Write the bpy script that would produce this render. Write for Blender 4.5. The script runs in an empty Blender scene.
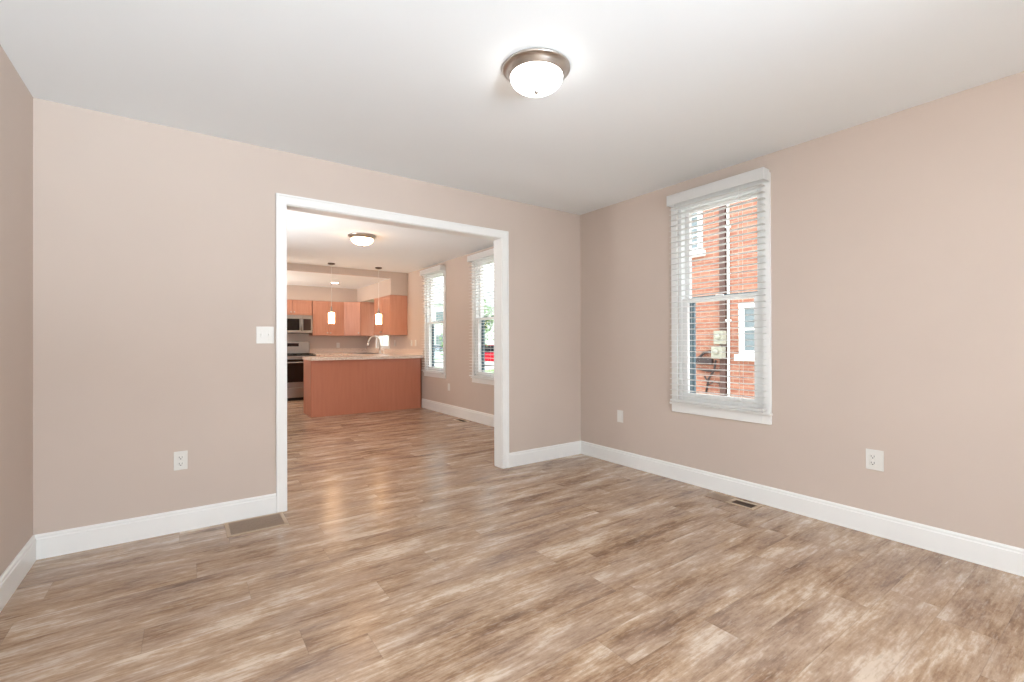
import bpy, bmesh, math, random
from mathutils import Vector, Matrix
random.seed(7)
C = bpy.context.scene
COL = C.collection
PI = math.pi

# ------------------------------------------------------------------ camera, world, lights, exposure
CAM_H = 1.16426
cam_data = bpy.data.cameras.new('camera')
cam_data.sensor_width = 36.0
cam_data.lens = 460.76 / 1024 * 36.0
cam_data.clip_start = 0.02
cam = bpy.data.objects.new('camera', cam_data)
COL.objects.link(cam)
fw = Vector((0.57882, 0.81545, 0.00322)); rt = Vector((0.81546, -0.57881, -0.00324)); up = Vector((0.00078, -0.0045, 0.99999))
cam.matrix_world = Matrix(((rt.x, up.x, -fw.x, 0), (rt.y, up.y, -fw.y, 0), (rt.z, up.z, -fw.z, CAM_H), (0, 0, 0, 1)))
C.camera = cam

w = bpy.data.worlds.new('overcast_sky'); C.world = w; w.use_nodes = True
bg = w.node_tree.nodes['Background']
bg.inputs['Color'].default_value = (0.90, 0.96, 1.0, 1)
bg.inputs['Strength'].default_value = 4.2

def area(name, loc, rot, sx, sy, power, color):
    d = bpy.data.lights.new(name, 'AREA'); d.shape = 'RECTANGLE'; d.size = sx; d.size_y = sy
    d.energy = power; d.color = color
    o = bpy.data.objects.new(name, d); COL.objects.link(o); o.location = loc; o.rotation_euler = rot
    return o
# unseen fill lights added behind the camera to brighten near walls and ceiling
area('front_fill_light', (0.70, -2.00, 1.42), (PI/2, 0, 0.10), 2.0, 1.7, 76, (0.90, 0.96, 1.0))
area('ceiling_fill_light', (2.2, -4.4, -0.45), (PI/2+0.85, 0, 0.28), 4.0, 2.4, 1650, (0.75, 0.88, 1.0))
area('near_ceiling_fill_light', (1.30, -2.60, 0.0), (PI/2+0.62, 0, 0.4), 2.4, 1.2, 70, (0.80, 0.91, 1.0))
# fill lights added out of view on the left for dining room and kitchen
area('dining_fill_light', (-3.4, 5.3, -0.45), (0, -PI/2-0.85, 0), 2.0, 3.0, 520, (1.0, 0.97, 0.95))
area('kitchen_fill_light', (-3.0, 9.5, 0.3), (0, -PI/2-0.3, 0), 1.0, 2.4, 600, (1.0, 0.86, 0.74))

C.view_settings.view_transform = 'Standard'
C.view_settings.look = 'None'
C.view_settings.exposure = 0.06
C.view_settings.gamma = 1.0
C.view_settings.use_curve_mapping = False

# ------------------------------------------------------------------ materials
def srgb(r, g, b):
    f = lambda c: (c/255/12.92) if c/255 <= 0.04045 else ((c/255+0.055)/1.055)**2.4
    return (f(r), f(g), f(b), 1)

class NT:
    def __init__(s, name):
        s.m = bpy.data.materials.new(name); s.m.use_nodes = True
        s.t = s.m.node_tree; s.n = s.t.nodes; s.l = s.t.links
        s.b = s.n['Principled BSDF']; s.out = s.n['Material Output']
    def add(s, typ, **kw):
        nd = s.n.new(typ)
        for k, v in kw.items(): setattr(nd, k, v)
        return nd
    def link(s, a, b): s.l.new(a, b)
    def val(s, sock, v):
        if isinstance(v, bpy.types.NodeSocket): s.l.new(v, sock)
        else: sock.default_value = v
    def math(s, op, a, b=0.0, c=0.0):
        nd = s.add('ShaderNodeMath', operation=op)
        s.val(nd.inputs[0], a); s.val(nd.inputs[1], b); s.val(nd.inputs[2], c)
        return nd.outputs[0]
    def pos(s):
        return s.add('ShaderNodeNewGeometry').outputs['Position']
    def sep(s, v):
        nd = s.add('ShaderNodeSeparateXYZ'); s.link(v, nd.inputs[0]); return nd.outputs
    def comb(s, x, y, z):
        nd = s.add('ShaderNodeCombineXYZ')
        for i, q in enumerate((x, y, z)): s.val(nd.inputs[i], q)
        return nd.outputs[0]
    def noise(s, vec, scale, detail=3.0, rough=0.5):
        nd = s.add('ShaderNodeTexNoise'); s.link(vec, nd.inputs['Vector'])
        nd.inputs['Scale'].default_value = scale; nd.inputs['Detail'].default_value = detail; nd.inputs['Roughness'].default_value = rough
        return nd.outputs['Fac']
    def ramp(s, fac, stops):
        nd = s.add('ShaderNodeValToRGB'); s.link(fac, nd.inputs[0])
        e = nd.color_ramp.elements
        while len(e) < len(stops): e.new(0.5)
        for el, (p, c) in zip(e, stops): el.position = p; el.color = c
        return nd.outputs[0]
    def mix(s, fac, a, b, blend='MIX'):
        nd = s.add('ShaderNodeMix', data_type='RGBA', blend_type=blend)
        s.val(nd.inputs[0], fac); s.val(nd.inputs[6], a); s.val(nd.inputs[7], b)
        return nd.outputs[2]
    def bump(s, h, strength, dist=0.002):
        nd = s.add('ShaderNodeBump'); s.link(h, nd.inputs['Height'])
        nd.inputs['Strength'].default_value = strength; nd.inputs['Distance'].default_value = dist
        s.link(nd.outputs[0], s.b.inputs['Normal'])

def plain(name, col, rough=0.5, metal=0.0, var=0.03, vscale=8.0, spec=0.5, bump=0.0, bscale=300):
    t = NT(name)
    P = t.pos(); n = t.noise(P, vscale)
    dk = tuple(c*(1-var) for c in col[:3])+(1,); lt = tuple(min(1, c*(1+var)) for c in col[:3])+(1,)
    t.link(t.ramp(n, [(0.3, dk), (0.7, lt)]), t.b.inputs['Base Color'])
    t.b.inputs['Roughness'].default_value = rough; t.b.inputs['Metallic'].default_value = metal
    t.b.inputs['Specular IOR Level'].default_value = spec
    if bump: t.bump(t.noise(P, bscale), bump)
    return t.m

def emissive(name, col, strength):
    t = NT(name)
    e = t.b
    e.inputs['Base Color'].default_value = (0.9, 0.88, 0.84, 1)
    e.inputs['Roughness'].default_value = 0.4
    e.inputs['Emission Color'].default_value = col
    e.inputs['Emission Strength'].default_value = strength
    return t.m

def make_floor():
    t = NT('plank_floor')
    P = t.pos(); x, y, z = t.sep(P)
    W, Ln = 0.185, 1.22
    ry = t.math('DIVIDE', y, W); row = t.math('FLOOR', ry)
    wn = t.add('ShaderNodeTexWhiteNoise', noise_dimensions='1D'); t.link(row, wn.inputs['W'])
    off = t.math('MULTIPLY', wn.outputs['Value'], Ln)
    rx = t.math('DIVIDE', t.math('ADD', x, off), Ln); colm = t.math('FLOOR', rx)
    w2 = t.add('ShaderNodeTexWhiteNoise', noise_dimensions='2D'); t.link(t.comb(row, colm, 0.0), w2.inputs['Vector'])
    pid = w2.outputs['Value']
    sh = t.math('MULTIPLY', pid, 37.0)
    # cloudy saw marks and streaky grain along the plank
    v1 = t.comb(t.math('ADD', t.math('MULTIPLY', x, 1.4), sh), t.math('ADD', t.math('MULTIPLY', y, 6.0), sh), 0.0)
    big = t.noise(v1, 1.4, 9.0, 0.66)
    v2 = t.comb(t.math('ADD', t.math('MULTIPLY', x, 3.6), sh), t.math('MULTIPLY', y, 50.0), sh)
    fine = t.noise(v2, 1.6, 4.0, 0.7)
    v3 = t.comb(t.math('MULTIPLY', x, 0.8), t.math('MULTIPLY', y, 2.2), sh)
    pale = t.noise(v3, 2.0, 3.0, 0.5)
    v4 = t.comb(t.math('MULTIPLY', x, 22.0), t.math('MULTIPLY', y, 34.0), sh)
    saw = t.noise(v4, 1.3, 4.0, 0.75)
    f = t.math('ADD', t.math('MULTIPLY', big, 0.66), t.math('MULTIPLY', fine, 0.21))
    f = t.math('ADD', f, t.math('MULTIPLY', saw, 0.14))
    f = t.math('ADD', f, t.math('MULTIPLY', t.math('SUBTRACT', pid, 0.5), 0.035))
    f = t.math('ADD', f, t.math('MULTIPLY', t.math('SUBTRACT', pale, 0.5), 0.24))
    c = t.ramp(f, FLOOR_STOPS)
    hu = t.noise(t.comb(t.math('MULTIPLY', x, 1.0), t.math('MULTIPLY', y, 3.0), t.math('MULTIPLY', pid, 9.0)), 2.2, 2.0, 0.5)
    c = t.mix(t.ramp(hu, [(0.42, (0, 0, 0, 1)), (0.62, (0.25, 0.25, 0.25, 1))]), c, srgb(176, 158, 148))
    # pale worn specks and dark pores
    v5 = t.comb(t.math('ADD', t.math('MULTIPLY', x, 7.0), sh), t.math('MULTIPLY', y, 40.0), sh)
    sp = t.noise(v5, 2.0, 3.0, 0.6)
    c = t.mix(t.ramp(sp, [(0.55, (0, 0, 0, 1)), (0.66, (0.2, 0.2, 0.2, 1))]), c, srgb(226, 211, 196))
    c = t.mix(t.ramp(sp, [(0.33, (0.25, 0.25, 0.25, 1)), (0.43, (0, 0, 0, 1))]), c, srgb(112, 86, 70))
    # joints between planks
    fy = t.math('FRACT', ry); ey = t.math('MINIMUM', fy, t.math('SUBTRACT', 1.0, fy))
    fx = t.math('FRACT', rx); ex = t.math('MINIMUM', fx, t.math('SUBTRACT', 1.0, fx))
    jy = t.math('LESS_THAN', ey, 0.007); jx = t.math('LESS_THAN', ex, 0.0012)
    j = t.math('MAXIMUM', jy, jx)
    c = t.mix(t.math('MULTIPLY', j, 0.22), c, (0.09, 0.06, 0.045, 1))
    t.link(c, t.b.inputs['Base Color'])
    r = t.math('ADD', 0.175, t.math('MULTIPLY', fine, 0.14))
    t.link(r, t.b.inputs['Roughness'])
    t.b.inputs['Specular IOR Level'].default_value = 0.5
    t.bump(t.math('SUBTRACT', t.math('MULTIPLY', fine, 0.5), j), 0.12, 0.002)
    return t.m
FLOOR_STOPS = [(0.345, srgb(106, 78, 58)), (0.42, srgb(138, 108, 84)), (0.48, srgb(164, 134, 108)), (0.54, srgb(185, 157, 131)), (0.62, srgb(217, 198, 178))]

def make_cherry(name, c1, c2):
    t = NT(name)
    P = t.pos(); x, y, z = t.sep(P)
    v = t.comb(t.math('MULTIPLY', x, 14.0), t.math('MULTIPLY', y, 14.0), t.math('MULTIPLY', z, 1.2))
    n = t.noise(v, 1.8, 4.0, 0.6)
    t.link(t.ramp(n, [(0.3, c1), (0.7, c2)]), t.b.inputs['Base Color'])
    t.b.inputs['Roughness'].default_value = 0.33
    return t.m

def make_granite():
    t = NT('speckled_granite')
    P = t.pos()
    v = t.add('ShaderNodeTexVoronoi'); t.link(P, v.inputs['Vector']); v.inputs['Scale'].default_value = 70
    n = t.noise(P, 45, 5.0, 0.7)
    a = t.ramp(v.outputs['Distance'], [(0.0, srgb(140, 104, 90)), (0.3, srgb(226, 200, 182)), (0.8, srgb(246, 232, 218))])
    b = t.ramp(n, [(0.35, srgb(112, 84, 74)), (0.46, srgb(232, 212, 197)), (0.65, srgb(240, 228, 215))])
    t.link(t.mix(0.55, a, b), t.b.inputs['Base Color'])
    t.b.inputs['Roughness'].default_value = 0.18
    return t.m

def make_brick():
    t = NT('red_brick')
    P = t.pos(); x, y, z = t.sep(P)
    b = t.add('ShaderNodeTexBrick'); t.link(t.comb(y, z, 0.0), b.inputs['Vector'])
    b.inputs['Scale'].default_value = 1.0
    b.inputs['Brick Width'].default_value = 0.215; b.inputs['Row Height'].default_value = 0.076; b.inputs['Mortar Size'].default_value = 0.007
    b.inputs['Color1'].default_value = srgb(163, 106, 84); b.inputs['Color2'].default_value = srgb(143, 84, 66); b.inputs['Mortar'].default_value = srgb(178, 160, 144)
    n = t.noise(t.comb(t.math('MULTIPLY', y, 3.0), t.math('MULTIPLY', z, 8.0), 0.0), 2.0, 4.0)
    c = t.mix(0.35, b.outputs['Color'], t.ramp(n, [(0.3, srgb(132, 76, 58)), (0.7, srgb(184, 132, 104))]))
    t.link(c, t.b.inputs['Base Color']); t.b.inputs['Roughness'].default_value = 0.85
    t.bump(b.outputs['Fac'], -0.4, 0.006)
    return t.m

def make_glass():
    t = NT('window_glass')
    tr = t.add('ShaderNodeBsdfTransparent'); tr.inputs[0].default_value = (0.96, 0.98, 0.98, 1)
    gl = t.add('ShaderNodeBsdfGlossy'); gl.inputs['Roughness'].default_value = 0.02
    lw = t.add('ShaderNodeLayerWeight'); lw.inputs[0].default_value = 0.5
    fr = t.math('ADD', 0.0015, t.math('MULTIPLY', 0.05, t.math('POWER', lw.outputs['Facing'], 5.0)))
    mx = t.add('ShaderNodeMixShader'); t.link(fr, mx.inputs[0]); t.link(tr.outputs[0], mx.inputs[1]); t.link(gl.outputs[0], mx.inputs[2])
    t.link(mx.outputs[0], t.out.inputs[0]); t.n.remove(t.b)
    return t.m

def make_screen_mesh():
    return plain('screen_grey', srgb(112, 132, 142), 0.6)

def make_brushed(name, col, rough):
    t = NT(name)
    P = t.pos(); x, y, z = t.sep(P)
    n = t.noise(t.comb(t.math('MULTIPLY', x, 4.0), t.math('MULTIPLY', y, 4.0), t.math('MULTIPLY', z, 160.0)), 2.0, 2.0)
    t.link(t.ramp(n, [(0.3, tuple(c*0.93 for c in col[:3])+(1,)), (0.7, col)]), t.b.inputs['Base Color'])
    t.b.inputs['Metallic'].default_value = 1.0; t.b.inputs['Roughness'].default_value = rough
    return t.m

def make_slat():
    t = NT('blind_white')
    n = t.noise(t.pos(), 12)
    t.link(t.ramp(n, [(0.3, srgb(244, 244, 243)), (0.7, srgb(249, 249, 248))]), t.b.inputs['Base Color'])
    t.b.inputs['Roughness'].default_value = 0.4
    tl = t.add('ShaderNodeBsdfTranslucent'); tl.inputs[0].default_value = (0.86, 0.86, 0.85, 1)
    mx = t.add('ShaderNodeMixShader'); mx.inputs[0].default_value = 0.42
    t.link(t.b.outputs[0], mx.inputs[1]); t.link(tl.outputs[0], mx.inputs[2]); t.link(mx.outputs[0], t.out.inputs[0])
    return t.m

M = {}
M['wall'] = plain('beige_wall_paint', srgb(206, 191, 180), 0.7, var=0.012, vscale=2.5, spec=0.25, bump=0.05, bscale=260)
M['ceil'] = plain('white_ceiling_paint', srgb(240, 244, 246), 0.85, var=0.006, vscale=2.0, spec=0.2)
M['trim'] = plain('white_trim_paint', srgb(240, 240, 238), 0.35, var=0.008)
M['floor'] = make_floor()
M['cherry'] = make_cherry('cherry_cabinet', srgb(193, 136, 112), srgb(203, 149, 125))
M['cherry_panel'] = make_cherry('cherry_back_panel', srgb(192, 122, 95), srgb(198, 129, 102))
M['cherry_side'] = make_cherry('cherry_panel', srgb(166, 96, 70), srgb(184, 112, 84))
M['granite'] = make_granite()
M['steel'] = make_brushed('stainless_steel', srgb(160, 156, 152), 0.34)
M['nickel'] = make_brushed('brushed_nickel', srgb(198, 193, 188), 0.28)
M['bronze'] = plain('dark_bronze', srgb(96, 80, 70), 0.4, 0.6)
M['chrome'] = plain('polished_chrome', srgb(236, 232, 226), 0.3, 1.0, 0.01)
M['black_glass'] = plain('black_oven_glass', srgb(22, 19, 18), 0.08, var=0.02)
M['black'] = plain('black_enamel', srgb(18, 17, 17), 0.35)
M['iron'] = plain('cast_iron_grate', srgb(24, 23, 23), 0.6)
M['display'] = plain('dark_display', srgb(52, 38, 36), 0.15)
M['plastic'] = plain('white_plastic', srgb(228, 226, 221), 0.35, var=0.01)
M['slot'] = plain('dark_slot', srgb(60, 60, 62), 0.6)
M['blind'] = make_slat()
M['cord'] = plain('white_cord', srgb(236, 236, 232), 0.8)
M['vinyl'] = plain('white_vinyl', srgb(240, 241, 240), 0.4, var=0.01)
M['glass'] = make_glass()
M['screen'] = make_screen_mesh()
M['lamp_main'] = emissive('lit_frosted_glass', (1.0, 0.97, 0.93, 1), 12.0)
M['lamp_warm'] = emissive('lit_warm_glass', (1.0, 0.58, 0.29, 1), 25)
M['pendant_glass'] = emissive('lit_pendant_glass', (1.0, 0.58, 0.27, 1), 22)
M['downlight'] = emissive('lit_downlight', (1.0, 0.70, 0.48, 1), 160)
M['grille'] = plain('taupe_register_metal', srgb(150, 126, 106), 0.5)
M['grille_frame'] = plain('tan_register_frame', srgb(190, 167, 142), 0.45)
M['dark_grille'] = plain('brown_register_grille', srgb(74, 52, 38), 0.55)
M['brick'] = make_brick()
M['ext_white'] = plain('white_exterior_paint', srgb(240, 240, 236), 0.5)
M['ext_glass'] = plain('exterior_window_glass', srgb(122, 130, 132), 0.45, spec=0.2)
M['conduit'] = plain('brown_conduit', srgb(86, 58, 50), 0.6, var=0.1)
M['meter'] = plain('pale_meter_grey', srgb(160, 156, 140), 0.5)
M['cable'] = plain('dark_cable', srgb(58, 44, 42), 0.6)
M['grass'] = plain('lawn_grass', srgb(120, 150, 86), 0.9, var=0.25, vscale=3)
M['concrete'] = plain('pale_concrete', srgb(190, 188, 180), 0.85, var=0.06)
M['siding'] = plain('pale_siding', srgb(214, 216, 212), 0.7, var=0.03)
M['roof'] = plain('grey_roof_shingle', srgb(176, 178, 180), 0.9, var=0.15, vscale=20)
M['red_car'] = plain('red_car_paint', srgb(176, 22, 44), 0.2)
M['silver_car'] = plain('silver_car_paint', srgb(190, 196, 198), 0.2, 0.3)
M['tyre'] = plain('tyre_rubber', srgb(28, 28, 30), 0.8)
M['car_glass'] = plain('tinted_car_glass', srgb(34, 40, 46), 0.08)
M['bounce_pave'] = plain('bounce_paving', srgb(216, 212, 204), 0.85, var=0.05)  # kept bright to throw light up under the blind slats
M['bark'] = plain('tree_bark', srgb(92, 76, 62), 0.9, var=0.2, vscale=20)
M['leaf'] = plain('tree_leaves', srgb(112, 136, 92), 0.7, var=0.35, vscale=5)

# ------------------------------------------------------------------ mesh helpers
class MB:
    def __init__(s, mat4=None): s.bm = bmesh.new(); s.T = mat4
    def _tf(s, vs, mtx=None):
        pass
    def box(s, x0, x1, y0, y1, z0, z1, bev=0.0, seg=2):
        r = bmesh.ops.create_cube(s.bm, size=1.0)
        vs = r['verts']
        for v in vs:
            v.co = Vector(((x0+x1)/2 + v.co.x*(x1-x0), (y0+y1)/2 + v.co.y*(y1-y0), (z0+z1)/2 + v.co.z*(z1-z0)))
        if bev:
            es = list({e for v in vs for e in v.link_edges})
            bmesh.ops.bevel(s.bm, geom=es, offset=bev, segments=seg, affect='EDGES', profile=0.5)
        return s
    def poly(s, pts, z0, z1, axis='z', bev=0.0):
        """extrude a polygon: axis z uses (x,y); axis y uses (x,z); axis x uses (y,z)"""
        def P(a, b, h): return {'z': (a, b, h), 'y': (a, h, b), 'x': (h, a, b)}[axis]
        lo = [s.bm.verts.new(P(a, b, z0)) for a, b in pts]; hi = [s.bm.verts.new(P(a, b, z1)) for a, b in pts]
        fs = [s.bm.faces.new(lo), s.bm.faces.new(hi)]
        n = len(pts)
        for i in range(n): fs.append(s.bm.faces.new((lo[i], lo[(i+1) % n], hi[(i+1) % n], hi[i])))
        bmesh.ops.recalc_face_normals(s.bm, faces=fs)
        if bev:
            es = list({e for f in fs for e in f.edges})
            bmesh.ops.bevel(s.bm, geom=es, offset=bev, segments=2, affect='EDGES', profile=0.5)
        return s
    def lathe(s, prof, cx, cy, seg=40, axis='z', cz=0.0):
        rings = []
        for r, h in prof:
            ring = []
            for i in range(seg):
                a = 2*PI*i/seg; u, v = r*math.cos(a), r*math.sin(a)
                co = {'z': (cx+u, cy+v, cz+h), 'x': (cx+h, cy+u, cz+v), 'y': (cx+u, cy+h, cz+v)}[axis]
                ring.append(s.bm.verts.new(co))
            rings.append(ring)
        fs = []
        for a, b in zip(rings, rings[1:]):
            for i in range(seg):
                f = s.bm.faces.new((a[i], a[(i+1) % seg], b[(i+1) % seg], b[i])); f.smooth = True; fs.append(f)
        fs.append(s.bm.faces.new(rings[0])); fs.append(s.bm.faces.new(rings[-1]))
        bmesh.ops.recalc_face_normals(s.bm, faces=fs)
        return s
    def tube(s, path, r, seg=10):
        path = [Vector(q) for q in path]; rings = []
        ref = Vector((0.13, 0.27, 0.95)).normalized()
        for i, q in enumerate(path):
            d = (path[min(i+1, len(path)-1)] - path[max(i-1, 0)]).normalized()
            a = d.cross(ref)
            if a.length < 0.15: a = d.cross(Vector((1, 0, 0)))
            a.normalize(); b = d.cross(a).normalized()
            rr = r[i] if isinstance(r, (list, tuple)) else r
            rings.append([s.bm.verts.new(q + a*rr*math.cos(2*PI*k/seg) + b*rr*math.sin(2*PI*k/seg)) for k in range(seg)])
        fs = []
        for A, B in zip(rings, rings[1:]):
            for k in range(seg):
                f = s.bm.faces.new((A[k], A[(k+1) % seg], B[(k+1) % seg], B[k])); f.smooth = True; fs.append(f)
        fs.append(s.bm.faces.new(rings[0])); fs.append(s.bm.faces.new(rings[-1]))
        bmesh.ops.recalc_face_normals(s.bm, faces=fs)
        return s
    def build(s, name, mat, parent=None, origin=None):
        me = bpy.data.meshes.new(name); s.bm.to_mesh(me); s.bm.free()
        me.materials.append(mat)
        o = bpy.data.objects.new(name, me); COL.objects.link(o)
        if parent is not None:
            o.parent = parent
            if parent.parent is None: o.location = -parent.location
        return o

def thing(name, label, cat, loc, group=None):
    o = bpy.data.objects.new(name, None); COL.objects.link(o); o.location = loc; o.empty_display_size = 0.1
    tag(o, label, cat, group); return o
def tag(o, label, cat, group=None, kind=None):
    if label: o['label'] = label
    if cat: o['category'] = cat
    if group: o['group'] = group
    if kind: o['kind'] = kind
    return o
def struct(o, label=None, cat=None):
    o['kind'] = 'structure'
    if label: o['label'] = label
    if cat: o['category'] = cat
    return o
def dup(root, loc, label, group=None):
    r = root.copy(); COL.objects.link(r); r.location = loc; r['label'] = label
    if group: r['group'] = group
    for ch in root.children:
        c = ch.copy(); COL.objects.link(c); c.parent = r
        for g in ch.children:
            d = g.copy(); COL.objects.link(d); d.parent = c
    return r

def grid_solid(name, mat, axis, t0, t1, a0, a1, b0, b1, holes):
    """a wall: axis is its thickness axis ('x' or 'y'); a runs along the wall, b is height; holes are (a0,a1,b0,b1)"""
    A = sorted({a0, a1} | {q for h in holes for q in h[:2] if a0 < q < a1}); B = sorted({b0, b1} | {q for h in holes for q in h[2:] if b0 < q < b1})
    solid = {}
    for i in range(len(A)-1):
        for j in range(len(B)-1):
            ca, cb = (A[i]+A[i+1])/2, (B[j]+B[j+1])/2
            solid[i, j] = not any(h[0] < ca < h[1] and h[2] < cb < h[3] for h in holes)
    bm = bmesh.new(); cache = {}
    def V(t, a, b):
        k = (t, a, b)
        if k not in cache: cache[k] = bm.verts.new((t, a, b) if axis == 'x' else (a, t, b))
        return cache[k]
    for (i, j), sl in solid.items():
        if not sl: continue
        x0, x1, y0, y1 = A[i], A[i+1], B[j], B[j+1]
        for t in (t0, t1): bm.faces.new((V(t, x0, y0), V(t, x1, y0), V(t, x1, y1), V(t, x0, y1)))
        for di, dj, p, q in ((-1, 0, (x0, y0), (x0, y1)), (1, 0, (x1, y0), (x1, y1)), (0, -1, (x0, y0), (x1, y0)), (0, 1, (x0, y1), (x1, y1))):
            if not solid.get((i+di, j+dj), False):
                bm.faces.new((V(t0, *p), V(t0, *q), V(t1, *q), V(t1, *p)))
    bmesh.ops.recalc_face_normals(bm, faces=bm.faces[:])
    m = MB(); m.bm.free(); m.bm = bm
    return struct(m.build(name, mat))

# ------------------------------------------------------------------ dimensions
H = 2.5                      # ceiling
L = -0.67; D = 3.53; R = 3.39; R2 = 3.49; RX = 3.70
PB = 3.645                    # far face of the partition
REAR = -1.70
BEAM = 8.39; KZ = 2.375; KB = 10.80
WIN_MAIN = 1.597; WIN_FAR = 6.79; WIN_NEAR = 5.11; WIN_W = 0.813
OZ0, OZ1 = 0.64, 2.30        # rough opening
def hole(y0, dz=0.0): return (y0+0.055, y0+WIN_W-0.055, OZ0, OZ1+dz)

# ------------------------------------------------------------------ shell
struct(MB().box(L-0.2, RX, REAR-0.2, KB+0.15, -0.2, 0).build('floor', M['floor']), 'wood-look plank floor in mottled tan and brown', 'floor')
struct(MB().box(L-0.2, RX, REAR-0.2, PB-0.08, H, H+0.15).build('ceiling', M['ceil']), 'white living room ceiling', 'ceiling')
struct(MB().box(L-0.2, RX, PB-0.08, BEAM, H, H+0.15).build('ceiling_dining', M['ceil']), 'white dining room ceiling', 'ceiling')
struct(MB().box(L-0.2, RX, BEAM+0.004, KB+0.15, KZ, H+0.15).build('ceiling_kitchen', M['ceil']), 'lower kitchen ceiling beyond the drop', 'ceiling')
struct(MB().box(L, R2, BEAM-0.012, BEAM+0.004, KZ, H).build('wall_drop', M['wall']), 'beige face of the ceiling drop above the kitchen', 'wall')
grid_solid('wall_back', M['wall'], 'y', D, PB, L-0.2, R2, 0, H, [(0.565, 2.40, 0, 2.14)])
grid_solid('wall_right', M['wall'], 'x', R, R+0.145, REAR-0.2, D+0.05, 0, H, [hole(WIN_MAIN)])
grid_solid('wall_right_dining', M['wall'], 'x', R2, R2+0.145, D+0.05, KB+0.15, 0, H, [hole(WIN_FAR, 0.05), hole(WIN_NEAR, 0.05), (9.37, 10.14, 1.05, 2.0)])
struct(MB().box(L-0.2, L, REAR-0.2, PB-0.1, 0, H).build('wall_left', M['wall']))
grid_solid('wall_left_dining', M['wall'], 'x', L-0.2, L, PB-0.1, KB+0.15, 0, H, [(4.55, 6.05, 0.65, 2.25), (8.9, 10.1, 1.0, 2.25)])
grid_solid('wall_front', M['wall'], 'y', REAR-0.2, REAR, L, R, 0, H, [(-0.40, 1.60, 0.57, 2.27)])
struct(MB().box(L, R2, KB, KB+0.15, 0, KZ).build('wall_kitchen', M['wall']))
struct(MB().poly([(L, KB), (L, 10.47), (3.16, 10.47), (3.16, BEAM), (R2, BEAM), (R2, KB)], 2.072, KZ).build('wall_soffit', M['wall']), 'beige soffit above the cherry wall cabinets', 'wall')
struct(MB().box(3.16, R2, BEAM-0.012, BEAM, 2.072, KZ).build('wall_soffit_end', M['wall']))

# opening lining and casings
def U(x0, x1, zt, wd):
    return [(x0-wd, 0), (x0, 0), (x0, zt), (x1, zt), (x1, 0), (x1+wd, 0), (x1+wd, zt+wd), (x0-wd, zt+wd)]
OX0, OX1, OZT = 0.58, 2.385, 2.127
o = struct(MB().poly(U(OX0, OX1, OZT, 0.015), D-0.004, PB+0.004, 'y').build('trim_1', M['trim']), 'white lining of the wide cased opening', 'trim')
c1 = struct(MB().poly(U(OX0-0.004, OX1+0.004, OZT+0.004, 0.066), D-0.018, D, 'y', 0.003).build('trim_2', M['trim']), 'white casing around the wide opening', 'trim')
MB().poly(U(OX0-0.056, OX1+0.056, OZT+0.056, 0.014), D-0.024, D-0.017, 'y', 0.002).build('back_band', M['trim'], c1)
struct(MB().poly(U(OX0-0.004, OX1+0.004, OZT+0.004, 0.066), PB, PB+0.018, 'y', 0.003).build('trim_3', M['trim']), 'white casing on the dining side of the opening', 'trim')

# baseboards: profile with a stepped cap
BBP = [(0, 0), (0.016, 0), (0.016, 0.108), (0.012, 0.113), (0.012, 0.124), (0.006, 0.133), (0, 0.133)]
def bb(name, kind, at, a0, a1, sgn, prof=BBP):
    if kind == 'y': m = MB().poly([(at+sgn*p, q) for p, q in prof], a0, a1, 'x')
    else: m = MB().poly([(at+sgn*p, q) for p, q in prof], a0, a1, 'y')
    return struct(m.build(name, M['trim']))
bb('baseboard_left', 'x', L, REAR, D, 1)
bb('baseboard_back', 'y', D, L, 0.51, -1)
bb('baseboard_back_right', 'y', D, 2.455, R, -1)
bb('baseboard_right', 'x', R, REAR, D, -1)
bb('baseboard_dining', 'x', R2, PB, 7.71, -1, [(p, q*1.22) for p, q in BBP])
bb('baseboard_dining_left', 'x', L, PB, KB, 1)
bb('baseboard_partition', 'y', PB, 2.455, R2, 1)
bb('baseboard_front', 'y', REAR, L, R, 1)

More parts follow.
